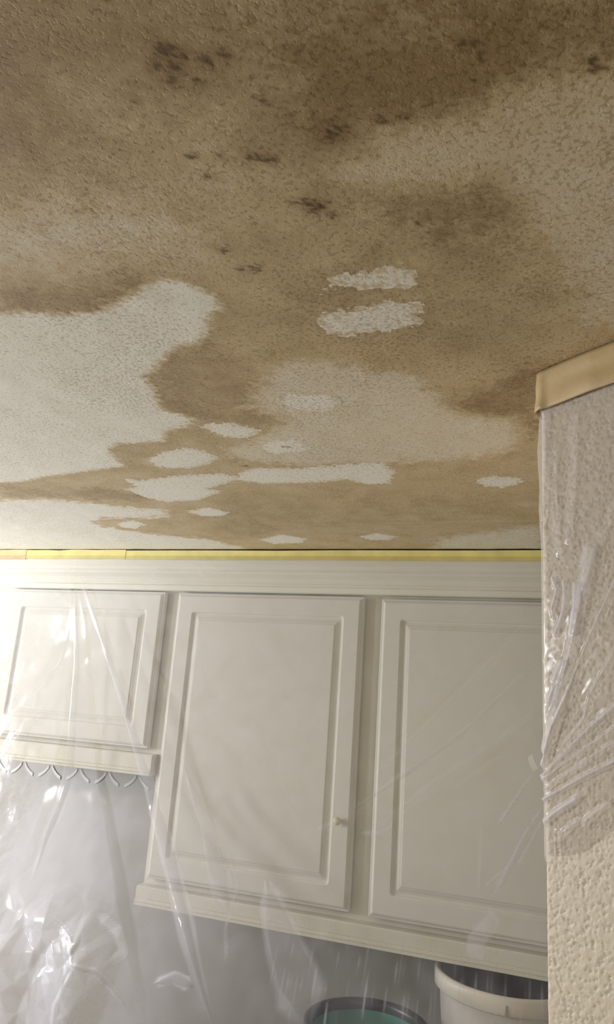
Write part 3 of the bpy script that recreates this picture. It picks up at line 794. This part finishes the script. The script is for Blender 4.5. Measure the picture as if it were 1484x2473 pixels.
# teal bucket with a dark rim: rim top at zc -0.7
tx, ty, t_r, tz = -0.450, 1.876, 0.145, zc(-.700)
tb = empty('bucket', (tx, ty, 0.91), 'teal round bucket with a dark rim left of the white bin', 'bucket')
lathe('body', tx, ty, [(0.0, .9105), (.100, .9105), (.106, .916), (.132, tz - .012), (.126, tz - .012), (.101, .925), (0.0, .925)], M['teal'], parent=tb)
lathe('rim', tx, ty, [(.133, tz - .03), (.142, tz - .03), (.146, tz - .022), (.145, tz - .004), (.140, tz), (.130, tz), (.124, tz - .006), (.124, tz - .02), (.127, tz - .024), (.133, tz - .03)], M['navy'], parent=tb)

# ------------------------------------------------------------------ plastic sheet hung over the cabinets
SS = 0.004
sx = np.arange(-2.10, 0.065, SS)
sz = np.arange(-1.05, 0.4001, SS)
SX, SZ = np.meshgrid(sx, sz, indexing='ij')
T = .388 - SZ
YS = 1.905 - .015 * sstep(0, .08, T) - .2 * sstep(.62, 1.12, T) - .10 * np.clip(-SX - 1.2, 0, 2) ** 2 * sstep(0, .3, T)
YS = np.where(T < 0, 1.9105 - 0 * T, YS)
YS = np.where((T >= 0) & (T < .02), 1.9105 - .0055 * sstep(0, .02, T), YS)
c1 = fnoise(SX.shape, SS, 0.020, 0.07, 31)
c2 = fnoise(SX.shape, SS, 0.009, 0.03, 32)
c3 = fnoise(SX.shape, SS, 0.09, 0.4, 33)
v1 = fnoise((len(sx), 1), SS, 0.004, 0.02, 34) * np.ones((1, len(sz)))
low = sstep(.55, 1.05, T)
left = sstep(1.15, 1.55, -SX)
crum = np.clip(sstep(1.42, 1.58, -SX) * sstep(.30, .55, T) + 0.9 * sstep(.86, 1.0, T) * sstep(.98, 1.12, -SX), 0, 1)
def crumple(xa, za, x0, x1, z0, z1, lam, seed, stretch=1.0):
    """creased film: random heights on scattered points, flat facets between them; returns height and a value per facet."""
    r = np.random.default_rng(seed)
    h, fv = np.zeros((len(xa), len(za))), np.zeros((len(xa), len(za)))
    pts = []
    for gx in np.arange(x0, x1 + lam, lam):
        for gz in np.arange(z0, z1 + lam * stretch, lam * stretch):
            pts.append((gx + r.uniform(-.48, .48) * lam, gz + r.uniform(-.48, .48) * lam * stretch))
    vo, _, fo, *_ = delaunay_2d_cdt([Vector(p) for p in pts], [], [], 0, 1e-6)
    hv = r.uniform(0, 1, len(vo))
    st = xa[1] - xa[0]
    for tri in fo:
        A, B, C = (np.array(vo[k]) for k in tri)
        den = (B[1] - C[1]) * (A[0] - C[0]) + (C[0] - B[0]) * (A[1] - C[1])
        if abs(den) < 1e-9:
            continue
        lo, hi = np.minimum(np.minimum(A, B), C), np.maximum(np.maximum(A, B), C)
        ia, ib = max(0, int((lo[0] - xa[0]) / st)), min(len(xa), int((hi[0] - xa[0]) / st) + 2)
        ja, jb = max(0, int((lo[1] - za[0]) / st)), min(len(za), int((hi[1] - za[0]) / st) + 2)
        if ia >= ib or ja >= jb:
            continue
        gx, gz = np.meshgrid(xa[ia:ib], za[ja:jb], indexing='ij')
        l1 = ((B[1] - C[1]) * (gx - C[0]) + (C[0] - B[0]) * (gz - C[1])) / den
        l2 = ((C[1] - A[1]) * (gx - C[0]) + (A[0] - C[0]) * (gz - C[1])) / den
        l3 = 1 - l1 - l2
        w = (l1 >= -1e-6) & (l2 >= -1e-6) & (l3 >= -1e-6)
        h[ia:ib, ja:jb][w] = (l1 * hv[tri[0]] + l2 * hv[tri[1]] + l3 * hv[tri[2]])[w]
        fv[ia:ib, ja:jb][w] = r.uniform(0, 1)
    return h, fv
k1, q1 = crumple(sx, sz, -2.1, -0.8, -1.05, 0.35, 0.085, 3, 1.5)
k3, q3 = crumple(sx, sz, -2.1, -1.1, -1.05, 0.35, 0.0155, 5, 1.0)
k2, q2 = crumple(sx, sz, -2.1, -0.8, -1.05, 0.35, 0.028, 4, 1.3)
crum = np.clip(crum + 0.35 * sstep(1.46, 1.62, -SX) * sstep(.12, .3, T), 0, 1)
disp = 0.0003 * c3 * sstep(.02, .3, T) + crum * (0.030 * k1 + 0.0105 * k2) + 0.0038 * k3 * sstep(1.40, 1.52, -SX) * sstep(.52, .64, T)
haze = 0.085 + 0.10 * sstep(.16, .02, T) + 0.05 * sstep(-.6, -1.3, SX) + 0.05 * left * sstep(.0, .2, T)
haze += 0.045 * low + 0.15 * low * sstep(.62, .95, -SX) + 0.13 * sstep(1.06, 1.18, -SX) * sstep(.60, .75, T)
haze += crum * (0.18 * (q1 - .5) + 0.13 * (q2 - .5)) + 0.12 * (q3 - .5) * sstep(1.40, 1.52, -SX) * sstep(.52, .64, T)
sw1 = fnoise((len(sx) * 1, len(sz) // 14 + 2), SS, 0.002, 0.012, 35)
jz = np.arange(len(sz)) / 14.0
k0 = np.floor(jz).astype(int); fz = jz - k0
streak = sw1[:, k0] * (1 - fz) + sw1[:, k0 + 1] * fz
haze += 0.16 * sstep(.86, .93, T) * np.clip(streak - .6, 0, 2) * sstep(.72, .55, -SX)
haze += 0.02 * c3
for fi, (pts, w0, w1, hh, hz) in enumerate(SHEET_FOLDS):
    d_, s_, u_ = line_dist(SX, SZ, pts)
    w = np.maximum(w0 + (w1 - w0) * u_, SS * 0.9)
    endf = np.clip(np.minimum(u_ / 0.15, (1 - u_) / 0.15), 0, 1)
    w = np.maximum(w * (0.3 + 0.7 * endf), SS * 0.9)
    endf = np.maximum(endf, 0.0)
    disp += (0.10 if fi < 13 else 0.28) * hh * np.clip(1 - d_ / w, 0, 1) * (0.4 + 0.6 * endf)
    haze += 1.5 * hz * sstep(1.15, 0.75, d_ / w) * endf
haze = np.clip(haze * sstep(-.004, .01, T), 0.02, 0.75)
PS = np.stack([SX, YS - disp * sstep(.0, .03, T), CAMZ + SZ], -1)
sheet = grid_obj('plastic_sheet', PS, M['film'], attrs={'haze': haze})
tag(sheet, 'clear plastic sheet hanging from yellow tape in front of the cabinets', 'plastic sheet')

# heavier pleats: doubled film lying on the sheet
def sheet_y(x, z):
    i = int(np.clip((x - sx[0]) / SS, 0, len(sx) - 1)); j = int(np.clip((z - sz[0]) / SS, 0, len(sz) - 1))
    return PS[i, j, 1]
def pleat(pts, w0, w1, amt, parent):
    Pn = np.array(pts)
    seg = np.linalg.norm(np.diff(Pn, axis=0), axis=1); cum = np.concatenate([[0], np.cumsum(seg)])
    n = max(8, int(cum[-1] / 0.012))
    rows = []
    for k in range(n + 1):
        u = k / n
        t = u * cum[-1]
        p = np.array([np.interp(t, cum, Pn[:, 0]), np.interp(t, cum, Pn[:, 1])])
        q = np.array([np.interp(min(t + .01, cum[-1]), cum, Pn[:, 0]), np.interp(min(t + .01, cum[-1]), cum, Pn[:, 1])]) - \
            np.array([np.interp(max(t - .01, 0), cum, Pn[:, 0]), np.interp(max(t - .01, 0), cum, Pn[:, 1])])
        q /= np.linalg.norm(q)
        nrm = np.array([-q[1], q[0]])
        w = (w0 + (w1 - w0) * u) * min(1.0, u / .3 + .05, (1 - u) / .3 + .05)
        row = []
        for e, off in ((-1, .0012), (-.6, .0020), (0, .0022), (.6, .0020), (1, .0012)):
            r = p + nrm * e * w * 0.75
            row.append((r[0], sheet_y(*r) - off, CAMZ + r[1]))
        rows.append(row)
    A = np.array(rows)
    o = grid_obj('fold', A, M['film'], attrs={'haze': np.full(A.shape[:2], amt)})
    return keep(o, parent)
for idx, am in ((3, .08), (6, .07), (8, .05), (10, .06), (17, .05), (21, .09), (20, .08), (22, .08), (30, .12), (31, .14)):
    pts, w0, w1, hh, hz = SHEET_FOLDS[idx]
    pleat(pts, w0, w1, am * 0.6, sheet)

# ------------------------------------------------------------------ plastic on the angled wall, its tape and the curl at the corner
WS2 = 0.0015
s2 = np.arange(-0.10, 0.36, WS2)
z2 = np.arange(-.20, .3700, WS2)
S2, Z2 = np.meshgrid(s2, z2, indexing='ij')
hem = np.array(WALL_SHEET_HEM)
hz_ = np.interp(s2, np.concatenate([[-.1], hem[:, 0], [.36]]), np.concatenate([[hem[0, 1]], hem[:, 1], [hem[-1, 1] + .1]]))
tt = (np.arange(len(z2)) / (len(z2) - 1))[None]
Z2 = hz_[:, None] + (z2[-1] - hz_[:, None]) * tt
g1 = fnoise(S2.shape, WS2, 0.006, 0.03, 41)
g2 = fnoise(S2.shape, WS2, 0.02, 0.08, 42)
off = 0.0025 + 0.00008 * g2 
hazew = 0.04 + 0.02 * g2
for pts, w0, w1, hh, hz in WALL_FOLDS:
    q = np.array(pts) + np.array([0.002, 0])       # arc length starts past the rounded corner
    d_, s_, u_ = line_dist(S2, Z2, q)
    w = np.maximum(w0 + (w1 - w0) * u_, WS2)
    off += hh * 0.5 * np.clip(1 - d_ / w, 0, 1)
    hazew += hz * 1.1 * sstep(1.05, 0.75, d_ / w)  # short flecks paint white highlights into the film through haze
off += 0.003 * np.exp(-((S2 + .003) / .006) ** 2) * (np.exp(-((Z2 - .31) / .035) ** 2) + 0.7 * np.exp(-((Z2 - .24) / .025) ** 2))
hazew += 0.06 * np.exp(-((S2 + .008) / .006) ** 2)
hazew = hazew * (0.25 + 0.75 * sstep(0, .12, tt))
fade = sstep(0, .03, tt) * 1.0
off = np.where(tt > .97, 0.0022 + (off - .0022) * sstep(1, .97, tt), off)
PP = np.zeros(S2.shape + (3,))
for j in range(S2.shape[1]):
    p, nrm = wall_profile(s2)
    PP[:, j, :2] = p + nrm * off[:, j][:, None]
    PP[:, j, 2] = CAMZ + Z2[:, j]
wsheet = grid_obj('plastic_sheet', PP, M['film_wall'], attrs={'haze': np.clip(hazew, .03, .8)})
tag(wsheet, 'wrinkled clear plastic sheet taped over the angled textured wall', 'plastic sheet')

# curl of film standing off the corner
cl_p = []
p0, n0_ = wall_profile([-0.012], 0.010)
cx_, cy_ = p0[0]
for k in range(13):
    a_ = math.radians(25 + 290 * k / 12)
    r = 0.0105 + 0.0012 * math.sin(3 * a_)
    cl_p.append([(cx_ - 0.001 + r * math.cos(a_) * 0.9 + q * 0.004, cy_ + q * 0.03, CAMZ - .047 + r * math.sin(a_) + 0.002 * q) for q in np.linspace(0, 1, 6)])
cu = grid_obj('curl', np.array(cl_p), M['film_wall'], attrs={'haze': np.full((13, 6), .09)})
keep(cu, wsheet)

# paper tape between ceiling and wall sheet
ts = np.arange(-0.030, 0.36, 0.004)
tz_ = np.linspace(.4185, .3665, 12)
TP = []
r5 = np.random.default_rng(5)
wob = np.interp(ts, np.linspace(-.03, .36, 16), r5.normal(0, .0010, 16))
for k, z in enumerate(tz_):
    o_ = 0.0062 + 0.0006 * math.sin(k * .9) + wob * (1 + .6 * math.sin(k)) + 0.004 * np.exp(-((ts - .002) / .006) ** 2) * (k / 11)
    p, nrm = wall_profile(ts, o_)
    TP.append([(p[i, 0], p[i, 1], CAMZ + z + (0.0025 * ts[i] / .1 if k == 11 else 0) + (wob[i] * .5 if k == 11 else 0)) for i in range(len(ts))])
TP = np.array(TP)
tape = grid_obj('masking_tape', TP, M['tape_paper'], flip=True)
sol = tape.modifiers.new('thickness', 'SOLIDIFY'); sol.thickness = 0.0006; sol.offset = -1
tag(tape, 'wide tan paper tape between the ceiling and the angled wall', 'tape')
